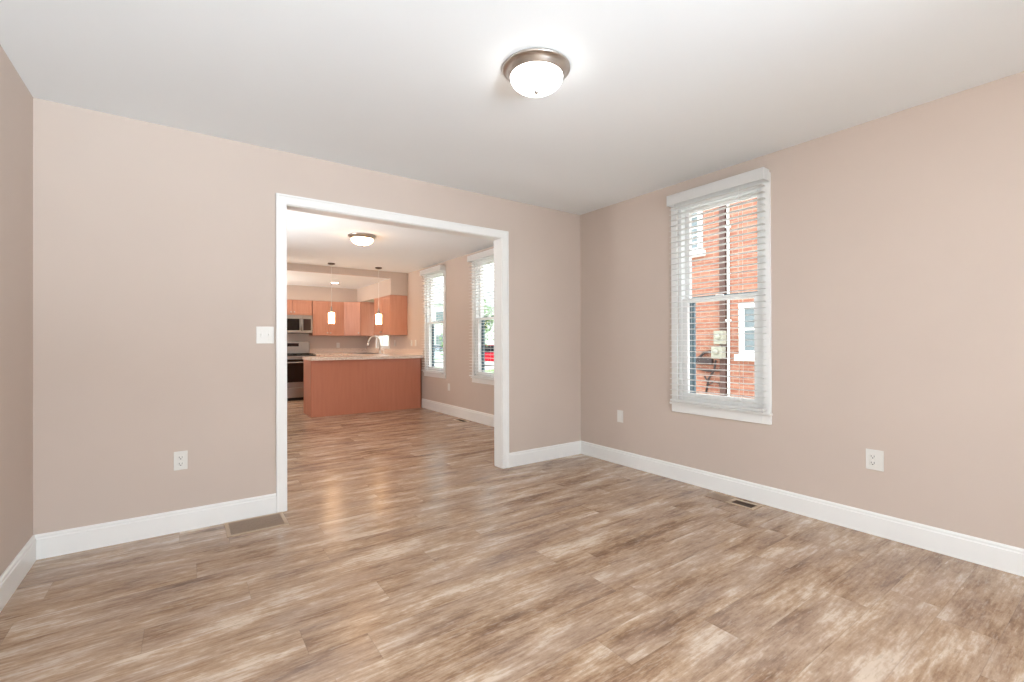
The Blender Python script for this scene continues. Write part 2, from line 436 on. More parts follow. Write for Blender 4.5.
# ------------------------------------------------------------------ double-hung windows in the right wall
def rect_frame(m, x0, x1, y0, y1, z0, z1, wy, wz0, wz1, bev=0.003):
    m.box(x0, x1, y0, y0+wy, z0, z1, bev); m.box(x0, x1, y1-wy, y1, z0, z1, bev)
    m.box(x0, x1, y0+wy-0.001, y1-wy+0.001, z0, z0+wz0, bev); m.box(x0, x1, y0+wy-0.001, y1-wy+0.001, z1-wz1, z1, bev)
    return m
def window(name, X, y0, label, dz=0.0):
    OZ1 = globals()['OZ1']+dz
    y1 = y0+WIN_W; z0, z1 = 0.575, 2.365+dz
    root = thing(name, label, 'window', (X, (y0+y1)/2, OZ0)); root['kind'] = 'structure'
    m = MB(); rect_frame(m, X-0.018, X, y0, y1, z0, z1, 0.056, 0.066, 0.066); m.build('casing', M['trim'], root)
    MB().box(X-0.034, X+0.03, y0-0.004, y1+0.012, 0.640, 0.658, 0.004).build('stool', M['trim'], root)
    a0, a1 = y0+0.055, y1-0.055
    m = MB(); rect_frame(m, X+0.004, X+0.14, a0, a1, OZ0+0.018, OZ1, 0.030, 0.03, 0.03, 0.002); m.build('jamb_frame', M['vinyl'], root)
    b0, b1 = a0+0.028, a1-0.028
    m = MB(); rect_frame(m, X+0.014, X+0.052, b0, b1, OZ0+0.046, 1.525, 0.048, 0.055, 0.036); s = m.build('lower_sash', M['vinyl'], root)
    g = MB().box(X+0.030, X+0.034, b0+0.042, b1-0.042, OZ0+0.09, 1.50).build('pane', M['glass'], s)
    m = MB(); rect_frame(m, X+0.056, X+0.092, b0, b1, 1.492, OZ1-0.028, 0.044, 0.036, 0.03); s = m.build('upper_sash', M['vinyl'], root)
    MB().box(X+0.072, X+0.076, b0+0.040, b1-0.040, 1.52, OZ1-0.05).build('pane', M['glass'], s)
    m = MB(); rect_frame(m, X+0.100, X+0.122, b0, b1, OZ0+0.046, 1.542, 0.057, 0.03, 0.018, 0.002); m.build('screen_frame', M['screen'], root)
    MB().box(X+0.018, X+0.042, (y0+y1)/2-0.03, (y0+y1)/2+0.03, 1.522, 1.538, 0.003).build('sash_lock', M['vinyl'], root)
    return root
window('window_1', R, WIN_MAIN, 'white double-hung window of the near room facing the brick house')
window('window_2', R2, WIN_NEAR, 'white double-hung dining window half hidden by the opening', 0.05)
window('window_3', R2, WIN_FAR, 'white double-hung dining window next to the peninsula', 0.05)

def blind(X, y0, label, dz=0.0):
    y1 = y0+WIN_W
    root = thing('window_blind', label, 'blind', (X-0.05, (y0+y1)/2, 2.38+dz), 'horizontal slat window blinds')
    yl, yh = y0+0.018, y1-0.032
    v = MB()
    v.box(X-0.106, X-0.094, y0+0.0, y1-0.02, 2.298+dz, 2.383+dz, 0.003)
    v.box(X-0.095, X-0.018, y0+0.0, y0+0.012, 2.298+dz, 2.383+dz, 0.003); v.box(X-0.095, X-0.018, y1-0.032, y1-0.02, 2.298+dz, 2.383+dz, 0.003)
    v.build('valance', M['blind'], root)
    MB().box(X-0.085, X-0.025, yl, yh, 2.325+dz, 2.375+dz, 0.003).build('headrail', M['blind'], root)
    sl = MB(); z = 0.722; n = 0
    while z < 2.312+dz:
        pts = [(X-0.085+0.05*k/4, z+0.0028*(1-((k-2)/2)**2)) for k in range(5)]
        pts = pts + [(a, b-0.0024) for a, b in reversed(pts)]
        sl.poly(pts, yl, yh, 'y'); z += 0.0455; n += 1
    sl.build('slats', M['blind'], root)
    MB().box(X-0.086, X-0.034, yl, yh, 0.672, 0.690, 0.004).build('bottom_rail', M['blind'], root)
    for yy in (yl+0.17, yh-0.17):
        c = MB()
        for xx in (X-0.0875, X-0.0325): c.tube([(xx, yy, 0.69), (xx, yy, 2.33+dz)], 0.0011, 5)
        c.build('ladder_cord', M['cord'], root)
    return root
blind(R, WIN_MAIN, 'white slat blind over the window facing the brick house')
blind(R2, WIN_NEAR, 'white slat blind on the dining window partly hidden by the opening jamb', 0.05)
blind(R2, WIN_FAR, 'white slat blind on the dining window next to the kitchen peninsula', 0.05)

# sink window
def plain_window(name, label, X, y0, y1, z0, z1):
    root = thing(name, label, 'window', (X, (y0+y1)/2, z0)); root['kind'] = 'structure'
    m = MB(); rect_frame(m, X-0.016, X, y0-0.05, y1+0.045, z0-0.012, z1+0.05, 0.052, 0.014, 0.052); m.build('casing', M['trim'], root)
    m = MB(); rect_frame(m, X+0.04, X+0.10, y0, y1, z0, z1, 0.05, 0.05, 0.05); m.build('sash', M['vinyl'], root)
    MB().box(X+0.04, X+0.09, y0, y1, (z0+z1)/2-0.02, (z0+z1)/2+0.02, 0.003).build('meeting_rail', M['vinyl'], root)
    MB().box(X+0.066, X+0.070, y0+0.03, y1-0.03, z0+0.03, z1-0.03).build('pane', M['glass'], root)
plain_window('window_4', 'small white window behind the kitchen faucet', R2, 9.37, 10.14, 1.05, 2.0)

# unseen windows added as openings for the fill lights
def added_window(name, label, axis, t0, t1, a0, a1, z0, z1, n):
    root = thing(name, label, 'window', ((t0, (a0+a1)/2, z0) if axis == 'x' else ((a0+a1)/2, t0, z0))); root['kind'] = 'structure'
    m = MB()
    def bx(p, q, r, s):
        (m.box(t0, t1, p, q, r, s, 0.003) if axis == 'x' else m.box(p, q, t0, t1, r, s, 0.003))
    bx(a0, a0+0.05, z0, z1); bx(a1-0.05, a1, z0, z1); bx(a0, a1, z0, z0+0.05); bx(a0, a1, z1-0.05, z1)
    for k in range(1, n): c = a0+(a1-a0)*k/n; bx(c-0.03, c+0.03, z0, z1)
    m.build('window_frame', M['vinyl'], root)
added_window('added_window_5', 'wide front window added behind the viewer to let fill light in', 'y', REAR-0.12, REAR-0.06, -0.40, 1.60, 0.57, 2.27, 2)
added_window('added_window_6', 'window added on the unseen left side of the dining room for fill light', 'x', L-0.12, L-0.06, 4.55, 6.05, 0.65, 2.25, 2)
added_window('added_window_7', 'window added on the unseen left side of the kitchen for fill light', 'x', L-0.12, L-0.06, 8.9, 10.1, 1.0, 2.25, 2)

# ------------------------------------------------------------------ ceiling lights
def flush_light(name, cx, cy, dome_mat, label, r=0.163):
    root = thing(name, label, 'ceiling light', (cx, cy, H), 'flush ceiling lights')
    k = r/0.163
    MB().lathe([(0.12*k, 0), (0.158*k, 0), (0.163*k, -0.004), (0.163*k, -0.012), (0.158*k, -0.016), (0.153*k, -0.017), (0.143*k, -0.028), (0.134*k, -0.042), (0.129*k, -0.046), (0.10*k, -0.040)], cx, cy, 64, cz=H).build('pan', M['nickel'], root)
    pr = []
    for i in range(15):
        a = PI/2*i/14
        pr.append((max(0.004, 0.128*k*math.cos(a)**0.9), -0.043-0.070*k*math.sin(a)))
    MB().lathe(pr, cx, cy, 64, cz=H).build('glass_dome', dome_mat, root)
    zb = -0.043-0.070*k
    MB().lathe([(0.004, zb+0.004), (0.013, zb), (0.014, zb-0.004), (0.010, zb-0.008), (0.009, zb-0.011), (0.004, zb-0.014), (0.001, zb-0.015)], cx, cy, 20, cz=H).build('finial', M['nickel'], root)
    return root
flush_light('flush_ceiling_light', 1.397, 1.755, M['lamp_main'], 'large brushed nickel dome light on the near room ceiling')
flush_light('flush_ceiling_light', 1.80, 5.75, M['lamp_warm'], 'glowing warm dome light on the dining ceiling seen through the opening', 0.17)

def pendant(cx, cy, r, label):
    root = thing('pendant_light', label, 'pendant light', (cx, cy, H), 'pendant lights above the peninsula')
    MB().lathe([(0.058, 0), (0.060, -0.006), (0.056, -0.018), (0.030, -0.026), (0.008, -0.030)], cx, cy, 32, cz=H).build('canopy', M['bronze'], root)
    MB().tube([(cx, cy, H-0.028), (cx, cy, 1.76)], 0.0028, 8).build('cord', M['cord'], root)
    MB().lathe([(0.006, 1.775), (0.011, 1.765), (0.013, 1.72), (0.026, 1.705), (0.030, 1.690), (0.030, 1.684)], cx, cy, 28).build('socket_cap', M['nickel'], root)
    pr = [(r*0.45, 1.672), (r*0.9, 1.672), (r, 1.664), (r, 1.500), (r-0.004, 1.494), (r-0.010, 1.496), (r-0.010, 1.50)]
    MB().lathe(pr, cx, cy, 36).build('glass_shade', M['pendant_glass'], root)
    return root
pendant(2.00, 8.03, 0.049, 'lit pendant light hanging nearer the stove, left of the pair')
pendant(2.80, 8.02, 0.050, 'lit pendant light hanging nearer the window wall, right of the pair')

def downlight(cx, cy, label):
    root = thing('recessed_downlight', label, 'downlight', (cx, cy, KZ), 'kitchen downlights')
    MB().lathe([(0.062, 0), (0.085, 0), (0.087, -0.005), (0.080, -0.009), (0.066, -0.006), (0.062, -0.002)], cx, cy, 36, cz=KZ).build('trim_ring', M['trim'], root)
    MB().lathe([(0.061, -0.001), (0.061, -0.004), (0.03, -0.006), (0.004, -0.0065)], cx, cy, 36, cz=KZ).build('lens', M['downlight'], root)
    return root
downlight(2.46, 9.62, 'small round lit downlight in the lower kitchen ceiling')
downlight(1.15, 9.62, 'unseen round downlight added left of the stove to brighten the kitchen')  # this downlight and the next are unseen, added to brighten the kitchen
downlight(-0.1, 9.62, 'unseen round downlight added by the left wall to brighten the kitchen')

# ------------------------------------------------------------------ outlets and switches.  F maps (along, out, up) onto a wall
def mapper(axis, at, sgn, c, z):
    if axis == 'y': return lambda a0, a1, o0, o1, u0, u1: (c+a0, c+a1, min(at+sgn*o0, at+sgn*o1), max(at+sgn*o0, at+sgn*o1), z+u0, z+u1)
    return lambda a0, a1, o0, o1, u0, u1: (min(at+sgn*o0, at+sgn*o1), max(at+sgn*o0, at+sgn*o1), c+a0, c+a1, z+u0, z+u1)
def plate_root(name, label, cat, axis, at, c, z, group=None):
    return thing(name, label, cat, ((c, at, z) if axis == 'y' else (at, c, z)), group)
def outlet(axis, at, c, z, label, wd=0.070, ht=0.115, shift=0.0, group=None):
    root = plate_root('wall_outlet', label, 'outlet', axis, at, c, z, group); F = mapper(axis, at, -1, c, z)
    MB().box(*F(-wd/2, wd/2, 0, 0.006, -ht/2, ht/2), 0.002).build('cover_plate', M['plastic'], root)
    for k in (-1, 1):
        rc = MB().box(*F(shift-0.017, shift+0.017, 0.005, 0.0085, k*0.0195-0.014, k*0.0195+0.014), 0.004, 3).build('receptacle', M['plastic'], root)
        m = MB(); zc = k*0.0195
        m.box(*F(shift-0.0085, shift-0.006, 0.008, 0.0092, zc-0.003, zc+0.007)); m.box(*F(shift+0.006, shift+0.0085, 0.008, 0.0092, zc-0.002, zc+0.006))
        m.box(*F(shift-0.0028, shift+0.0028, 0.008, 0.0092, zc-0.011, zc-0.006)); m.build('slots', M['slot'], rc)
    MB().box(*F(shift-0.003, shift+0.003, 0.006, 0.0075, -0.003, 0.003), 0.001).build('screw', M['chrome'], root)
    return root
def blank(axis, at, c, z, label, ht=0.115):
    root = plate_root('blank_wall_plate', label, 'wall plate', axis, at, c, z); F = mapper(axis, at, -1, c, z)
    MB().box(*F(-0.036, 0.036, 0, 0.006, -ht/2, ht/2), 0.002).build('cover_plate', M['plastic'], root)
    for k in (-1, 1): MB().box(*F(-0.003, 0.003, 0.005, 0.0072, k*0.042-0.003, k*0.042+0.003), 0.001).build('screw', M['plastic'], root)
    return root
def switch(axis, at, c, z, gangs, label):
    root = plate_root('light_switch', label, 'light switch', axis, at, c, z); F = mapper(axis, at, -1, c, z)
    wd = 0.070 if gangs == 1 else 0.107
    MB().box(*F(-wd/2, wd/2, 0, 0.006, -0.0575, 0.0575), 0.002).build('cover_plate', M['plastic'], root)
    for g in range(gangs):
        a = (g-(gangs-1)/2)*0.046
        MB().box(*F(a-0.006, a+0.006, 0.005, 0.008, -0.013, 0.013), 0.001).build('toggle_collar', M['plastic'], root)
        MB().box(*F(a-0.004, a+0.004, 0.007, 0.018, 0.000, 0.010), 0.0015).build('toggle', M['plastic'], root)
        for k in (-1, 1): MB().box(*F(a-0.003, a+0.003, 0.005, 0.0072, k*0.030-0.003, k*0.030+0.003), 0.001).build('screw', M['plastic'], root)
    return root
outlet('y', D, -0.022, 0.438, 'white outlet low on the wall left of the wide opening')
outlet('x', R, 1.002, 0.450, 'larger white outlet on the right wall, right of the window', 0.088, 0.122, 0.008)
blank('x', R, 2.991, 0.457, 'small blank white plate low on the right wall near the corner')
switch('y', D, 0.4445, 1.220, 2, 'white double switch plate beside the left edge of the opening')
blank('x', R2, 6.685, 0.446, 'small white plate low on the dining wall between the two windows')
outlet('y', KB, 2.83, 1.115, 'white outlet on the kitchen back wall above the backsplash')
switch('x', R2, 9.04, 1.16, 1, 'white switch plate between the kitchen window and the end cabinet')
outlet('x', R2, 8.19, 1.16, 'white outlet above the peninsula worktop, farther from the dining window')
switch('x', R2, 8.00, 1.16, 1, 'white switch plate above the peninsula worktop, nearest the dining window')

# ------------------------------------------------------------------ floor registers
def register(x0, x1, y0, y1, label, along, open_from=0.0, frame=0.022, gm='grille'):
    root = thing('floor_register', label, 'floor vent', ((x0+x1)/2, (y0+y1)/2, 0))
    m = MB()
    m.box(x0, x1, y0, y0+frame, 0, 0.005, 0.0015); m.box(x0, x1, y1-frame, y1, 0, 0.005, 0.0015)
    m.box(x0, x0+frame, y0+frame, y1-frame, 0, 0.005, 0.0015); m.box(x1-frame, x1, y0+frame, y1-frame, 0, 0.005, 0.0015)
    m.build('register_frame', M['grille_frame'], root)
    gx0, gx1, gy0, gy1 = x0+frame, x1-frame, y0+frame, y1-frame
    MB().box(gx0, gx1, gy0, gy1, 0.0002, 0.001).build('duct_opening', M['dark_grille'], root)
    m = MB()
    n = 16
    if along == 'x':
        n = 44
        for k in range(n): c = gx0+(gx1-gx0)*(k+0.5)/n; m.box(c-0.0029, c+0.0029, gy0, gy1, 0.001, 0.0035)
        m.box(gx0, gx1, (gy0+gy1)/2-0.004, (gy0+gy1)/2+0.004, 0.001, 0.004)
    else:
        for k in range(n): c = gy0+(gy1-gy0)*(k+0.5)/n; m.box(gx0, gx1, c-0.0022, c+0.0022, 0.001, 0.0035)
    m.build('grille', M[gm], root)
    return root
register(0.205, 0.545, 3.245, 3.508, 'wide taupe floor vent against the baseboard left of the opening', 'x')
rr = register(3.195, 3.325, 1.635, 1.835, 'small dark floor vent in front of the baseboard under the right window', 'y', frame=0.026, gm='dark_grille')
# the flat cover plate beside the open grille
m = MB(); m.box(3.195, 3.325, 1.835, 2.0, 0, 0.0035, 0.001); m.build('cover_plate', M['grille'], rr)
register(3.30, 3.42, 5.90, 6.20, 'dark floor vent by the dining room baseboard beneath the windows', 'y', gm='dark_grille')

# ------------------------------------------------------------------ kitchen
CH, CS = M['cherry'], M['cherry_side']
def knob(parent, axis, at, sgn, a, z):
    prof = [(0.004, 0), (0.005, 0.010), (0.012, 0.016), (0.015, 0.022), (0.012, 0.028), (0.002, 0.030)]
    if axis == 'y': MB().lathe([(r, sgn*h) for r, h in prof], a, at, 18, 'y', z).build('knob', M['nickel'], parent)
    else: MB().lathe([(r, sgn*h) for r, h in prof], at, a, 18, 'x', z).build('knob', M['nickel'], parent)
def door_panel(m, axis, at, sgn, a0, a1, z0, z1, fr=0.055):
    """framed door: stiles and rails with a recessed panel"""
    def bx(p, q, r, s, o0, o1, b=0.002):
        lo, hi = sorted((at+sgn*o0, at+sgn*o1))
        (m.box(p, q, lo, hi, r, s, b) if axis == 'y' else m.box(lo, hi, p, q, r, s, b))
    bx(a0, a0+fr, z0, z1, 0, 0.02); bx(a1-fr, a1, z0, z1, 0, 0.02); bx(a0+fr-0.001, a1-fr+0.001, z0, z0+fr, 0, 0.02); bx(a0+fr-0.001, a1-fr+0.001, z1-fr, z1, 0, 0.02)
    bx(a0+fr-0.004, a1-fr+0.004, z0+fr-0.004, z1-fr+0.004, 0, 0.013, 0)
def wall_cabinet(x0, x1, y0, y1, z0, z1, face, doors, label, knobs='low'):
    root = thing('wall_cabinet', label, 'cabinet', ((x0+x1)/2, (y0+y1)/2, z0), 'cherry wall cabinets')
    if face == 'y': MB().box(x0, x1, y0+0.022, y1, z0, z1, 0.002).build('body', CH, root)
    else: MB().box(x0+0.022, x1, y0, y1, z0, z1, 0.002).build('body', CH, root)
    n = doors; A0, A1 = (x0, x1) if face == 'y' else (y0, y1)
    at = (y0+0.022) if face == 'y' else (x0+0.022)
    for k in range(n):
        a0 = A0+(A1-A0)*k/n+0.003; a1 = A0+(A1-A0)*(k+1)/n-0.003
        m = MB(); door_panel(m, face, at, -1, a0, a1, z0+0.004, z1-0.004); d = m.build('door', CH, root)
        ka = a1-0.03 if k % 2 == 0 and n > 1 else a0+0.03
        knob(d, face, at-0.02, -1, ka, z0+0.06)
    return root
wall_cabinet(2.215, 2.875, 10.45, KB, 1.325, 2.07, 'y', 2, 'tall cherry wall cabinet right of the microwave')
wall_cabinet(1.445, 2.205, 10.45, KB, 1.752, 2.07, 'y', 2, 'short cherry cabinet above the microwave')
wall_cabinet(3.14, R2, BEAM, 9.29, 1.315, 2.07, 'x', 2, 'cherry end cabinet hung on the right kitchen wall')
# corner cabinet with a diagonal door
cc = thing('corner_wall_cabinet', 'diagonal cherry corner cabinet between back wall and sink window', 'cabinet', (3.2, 10.5, 1.325), 'cherry wall cabinets')
MB().poly([(2.88, KB), (2.88, 10.47), (3.16, 10.19), (R2, 10.19), (R2, KB)], 1.325, 2.07, 'z', 0.002).build('body', CH, cc)
dm = MB(); door_panel(dm, 'y', 0, -1, -0.19, 0.19, 1.33, 2.065)
T = Matrix.Translation((3.02, 10.33, 0)) @ Matrix.Rotation(-PI/4, 4, 'Z')
bmesh.ops.transform(dm.bm, matrix=T, verts=dm.bm.verts[:])
cd = dm.build('door', CH, cc)
km = MB().lathe([(0.004, 0), (0.005, -0.010), (0.012, -0.016), (0.015, -0.022), (0.012, -0.028), (0.002, -0.030)], 0.16, -0.02, 18, 'y', 1.385)
bmesh.ops.transform(km.bm, matrix=T, verts=km.bm.verts[:]); km.build('knob', M['nickel'], cd)

# peninsula and base cabinets
pn = thing('peninsula_cabinet', 'cherry panelled kitchen peninsula facing the dining room', 'cabinet', (2.5, 7.98, 0))
MB().box(1.618, 3.43, 7.70, 8.25, 0.10, 0.89, 0.002).build('body', CH, pn)
MB().box(1.618, 3.44, 7.70, 8.19, 0.0, 0.10).build('toe_base', CS, pn)
MB().box(1.612, 3.44, 7.688, 7.70, 0.0, 0.89, 0.002).build('back_panel', M['cherry_panel'], pn)
MB().box(1.606, 1.618, 7.690, 8.25, 0.0, 0.89, 0.002).build('end_panel', CS, pn)
MB().box(3.44, R2-0.017, 7.72, 8.25, 0.0, 0.89).build('filler_strip', CS, pn)
def base_cabinet(x0, x1, y0, y1, face, doors, label, hide):
    root = thing('base_cabinet', label, 'cabinet', ((x0+x1)/2, (y0+y1)/2, 0), 'cherry base cabinets')
    if face == 'x':
        MB().box(x0+0.022, x1, y0, y1, 0.10, 0.89, 0.002).build('body', CH, root); MB().box(x0+0.08, x1, y0, y1, 0, 0.10).build('toe_base', CS, root); at = x0+0.022; A0, A1 = y0, y1
    else:
        MB().box(x0, x1, y0+0.022, y1, 0.10, 0.89, 0.002).build('body', CH, root); MB().box(x0, x1, y0+0.08, y1, 0, 0.10).build('toe_base', CS, root); at = y0+0.022; A0, A1 = x0, x1
    for k in range(doors):
        a0 = A0+(A1-A0)*k/doors+0.003; a1 = A0+(A1-A0)*(k+1)/doors-0.003
        m = MB(); door_panel(m, face, at, -1, a0, a1, 0.105, 0.70); d = m.build('door', CH, root); knob(d, face, at-0.02, -1, a1-0.03 if k % 2 == 0 else a0+0.03, 0.64)
        m = MB(); door_panel(m, face, at, -1, a0, a1, 0.715, 0.88, 0.03); d = m.build('drawer', CH, root); knob(d, face, at-0.02, -1, (a0+a1)/2, 0.80)
base_cabinet(2.88, R2-0.012, 8.252, 10.16, 'x', 3, 'cherry base cabinet under the sink behind the peninsula', 0)
base_cabinet(2.222, R2-0.012, 10.20, KB-0.012, 'y', 1, 'cherry base cabinet in the back corner right of the stove', 0)
wt = MB().poly([(1.598, 7.625), (R2-0.001, 7.625), (R2-0.001, KB-0.001), (2.218, KB-0.001), (2.218, 10.15), (2.84, 10.15), (2.84, 8.29), (1.598, 8.29)], 0.891, 0.940, 'z', 0.004).build('worktop', M['granite'])
tag(wt, 'speckled tan granite worktop over the peninsula and base cabinets', 'worktop')
MB().box(2.218, R2-0.001, KB-0.022, KB-0.001, 0.940, 1.045, 0.002).build('backsplash', M['granite'], wt); 
for c in wt.children: c.location = (0, 0, 0)
b2 = MB().box(R2-0.022, R2-0.001, 7.64, KB-0.023, 0.940, 1.045, 0.002).build('backsplash', M['granite'], wt)

# faucet
fx, fy = 3.40, 9.66
fc = thing('kitchen_faucet', 'tall arched chrome faucet in front of the kitchen window', 'faucet', (fx, fy, 0.94))
MB().lathe([(0.030, 0.9405), (0.030, 0.948), (0.024, 0.956), (0.020, 0.99), (0.017, 1.0)], fx, fy, 24).build('base', M['chrome'], fc)
path = [(fx, fy, 0.99), (fx, fy, 1.17)]
for i in range(1, 13):
    a = PI*i/12*0.92
    path.append((fx-0.125+0.125*math.cos(a), fy, 1.17+0.135*math.sin(a)))
x_, y_, z_ = path[-1]; path += [(x_-0.012, y_, z_-0.05)]
MB().tube(path, 0.016, 12).build('spout', M['chrome'], fc)
MB().tube([(x_-0.012, y_, z_-0.045), (x_-0.022, y_, z_-0.095)], [0.020, 0.022], 12).build('spray_head', M['chrome'], fc)
MB().tube([(fx, fy-0.02, 0.985), (fx, fy-0.05, 1.0), (fx-0.01, fy-0.10, 1.045)], [0.010, 0.008, 0.006], 10).build('lever', M['chrome'], fc)
sd = thing('soap_dispenser', 'short chrome soap dispenser beside the faucet', 'soap dispenser', (3.40, 9.44, 0.94))
MB().lathe([(0.020, 0.9405), (0.020, 0.946), (0.012, 0.955), (0.010, 1.0), (0.013, 1.005), (0.013, 1.015), (0.003, 1.018)], 3.40, 9.44, 20).build('body', M['chrome'], sd)
MB().tube([(3.40, 9.44, 1.012), (3.37, 9.44, 1.02), (3.33, 9.44, 1.008)], [0.008, 0.007, 0.006], 8).build('nozzle', M['chrome'], sd)
sk = thing('sink', 'stainless rim of the sink set in the worktop', 'sink', (3.10, 9.6, 0.94))
m = MB(); 
m.box(2.90, 3.34, 9.30, 9.33, 0.9405, 0.945, 0.001); m.box(2.90, 3.34, 9.92, 9.95, 0.9405, 0.945, 0.001); m.box(2.90, 2.93, 9.33, 9.92, 0.9405, 0.945, 0.001); m.box(3.31, 3.34, 9.33, 9.92, 0.9405, 0.945, 0.001)
m.build('rim', M['steel'], sk)
MB().box(2.93, 3.31, 9.33, 9.92, 0.9402, 0.9412).build('basin', M['slot'], sk)

# stove
SX0, SX1, SY0, SY1 = 1.448, 2.208, 10.14, 10.77
st = thing('stove', 'stainless kitchen stove with black oven glass left of the peninsula', 'stove', ((SX0+SX1)/2, (SY0+SY1)/2, 0))
MB().box(SX0, SX1, SY0+0.03, SY1, 0.06, 0.905, 0.003).build('body', M['steel'], st)
MB().box(SX0+0.01, SX1-0.01, SY0+0.07, SY1, 0.0, 0.06).build('plinth', M['black'], st)
MB().box(SX0, SX1, SY0, SY0+0.035, 0.868, 0.905, 0.004).build('control_strip', M['steel'], st)
od = MB(); od.box(SX0+0.004, SX1-0.004, SY0, SY0+0.03, 0.275, 0.852, 0.004); od = od.build('oven_door', M['steel'], st)
MB().box(SX0+0.03, SX1-0.03, SY0-0.004, SY0+0.004, 0.375, 0.838, 0.002).build('oven_window', M['black_glass'], od)
hd = MB(); hd.tube([(SX0+0.04, SY0-0.045, 0.775), (SX1-0.04, SY0-0.045, 0.775)], 0.013, 12)
for xx in (SX0+0.07, SX1-0.07): hd.tube([(xx, SY0-0.045, 0.775), (xx, SY0+0.002, 0.775)], 0.009, 10)
hd.build('handle', M['steel'], od)
dw = MB().box(SX0+0.004, SX1-0.004, SY0, SY0+0.03, 0.065, 0.262, 0.004).build('drawer', M['steel'], st)
MB().box(SX0+0.004, SX1-0.004, SY0-0.006, SY0+0.006, 0.235, 0.258, 0.003).build('drawer_lip', M['steel'], dw)
ct = MB().box(SX0, SX1, SY0+0.005, SY1-0.08, 0.905, 0.918, 0.003).build('cooktop', M['black'], st)
for gx in (SX0+0.03, (SX0+SX1)/2+0.01):
    m = MB(); gw = 0.34
    for yy in (SY0+0.07, SY0+0.29, SY0+0.51): m.box(gx, gx+gw, yy, yy+0.012, 0.935, 0.950, 0.002)
    for k in range(4): m.box(gx+k*(gw-0.012)/3, gx+k*(gw-0.012)/3+0.012, SY0+0.07, SY0+0.522, 0.930, 0.945, 0.002)
    for xx in (gx, gx+gw-0.012):
        for yy in (SY0+0.07, SY0+0.51): m.box(xx, xx+0.012, yy, yy+0.012, 0.918, 0.936)
    m.build('burner_grate', M['iron'], st)
bgd = MB().box(SX0, SX1, SY1-0.075, SY1, 0.905, 1.205, 0.006).build('backguard', M['steel'], st)
MB().box(SX0+0.20, SX1-0.22, SY1-0.079, SY1-0.072, 1.095, 1.165, 0.002).build('display', M['display'], bgd)
for i, xx in enumerate((SX0+0.05, SX0+0.13)):
    MB().lathe([(0.022, 0), (0.022, -0.006), (0.017, -0.010), (0.016, -0.024), (0.002, -0.026)], xx, SY1-0.075, 20, 'y', 1.125).build('knob', M['steel'], bgd)
MB().box(SX0+0.004, SX1-0.004, SY1-0.084, SY1-0.072, 1.03, 1.052, 0.002).build('trim_bar', M['steel'], bgd)

# microwave
MX0, MX1, MY0, MY1, MZ0, MZ1 = 1.447, 2.203, 10.40, KB-0.002, 1.378, 1.748
mw = thing('microwave', 'stainless microwave mounted above the stove', 'microwave', ((MX0+MX1)/2, (MY0+MY1)/2, MZ0))
MB().box(MX0, MX1, MY0+0.02, MY1, MZ0, MZ1, 0.003).build('body', M['steel'], mw)
dr = MB().box(MX0, MX1-0.20, MY0, MY0+0.022, MZ0+0.012, MZ1-0.040, 0.003).build('door', M['steel'], mw)
MB().box(MX0+0.045, MX1-0.255, MY0-0.003, MY0+0.004, MZ0+0.055, MZ1-0.075, 0.002).build('door_window', M['black_glass'], dr)
hb = MB(); hb.tube([(MX1-0.225, MY0-0.03, MZ0+0.04), (MX1-0.225, MY0-0.03, MZ1-0.06)], 0.011, 10)
for zz in (MZ0+0.06, MZ1-0.08): hb.tube([(MX1-0.225, MY0-0.03, zz), (MX1-0.225, MY0+0.003, zz)], 0.007, 8)
hb.build('handle', M['steel'], dr)
cpn = MB().box(MX1-0.196, MX1, MY0, MY0+0.022, MZ0+0.012, MZ1-0.040, 0.003).build('control_panel', M['steel'], mw)
MB().box(MX1-0.182, MX1-0.030, MY0-0.003, MY0+0.004, MZ0+0.055, MZ1-0.075, 0.002).build('keypad', M['display'], cpn)
MB().box(MX0, MX1, MY0+0.004, MY0+0.022, MZ1-0.036, MZ1, 0.002).build('vent_strip', M['steel'], mw)
MB().box(MX0+0.03, MX1-0.03, MY0+0.03, MY1-0.05, MZ0-0.006, MZ0+0.001).build('underside_grease_filter', M['black'], mw)

# ------------------------------------------------------------------ outdoors
GZ = -0.5
struct(MB().box(RX+0.02, 70, -30, 90, GZ-0.2, GZ).build('ground', M['grass']), 'lawn and yard outside the windows', 'ground')
struct(MB().box(14, 70, 24, 40, GZ, GZ+0.03).build('road', M['concrete']), 'pale street beyond the yard', 'road')
BX = 9.5
struct(MB().box(RX+0.02, BX+0.1, -8, 9.0, GZ, GZ+0.02).build('path', M['bounce_pave']), 'unseen pale side yard added to bounce light up at the blinds', 'path')  # out-of-view paving added as a reflector for the blind undersides
bh = thing('brick_house', 'red brick neighbouring house seen through the right window', 'house', (BX+3, 2.5, GZ))
MB().box(BX, BX+7, -6, 8.2, GZ, 6.2, 0.01).build('brick_wall', M['brick'], bh)
MB().poly([(-6.4, 6.2), (8.6, 6.2), (8.6, 6.35), (1.1, 8.6), (-6.4, 6.35)], BX+0.02, BX+7.35, 'x').build('roof', M['roof'], bh)
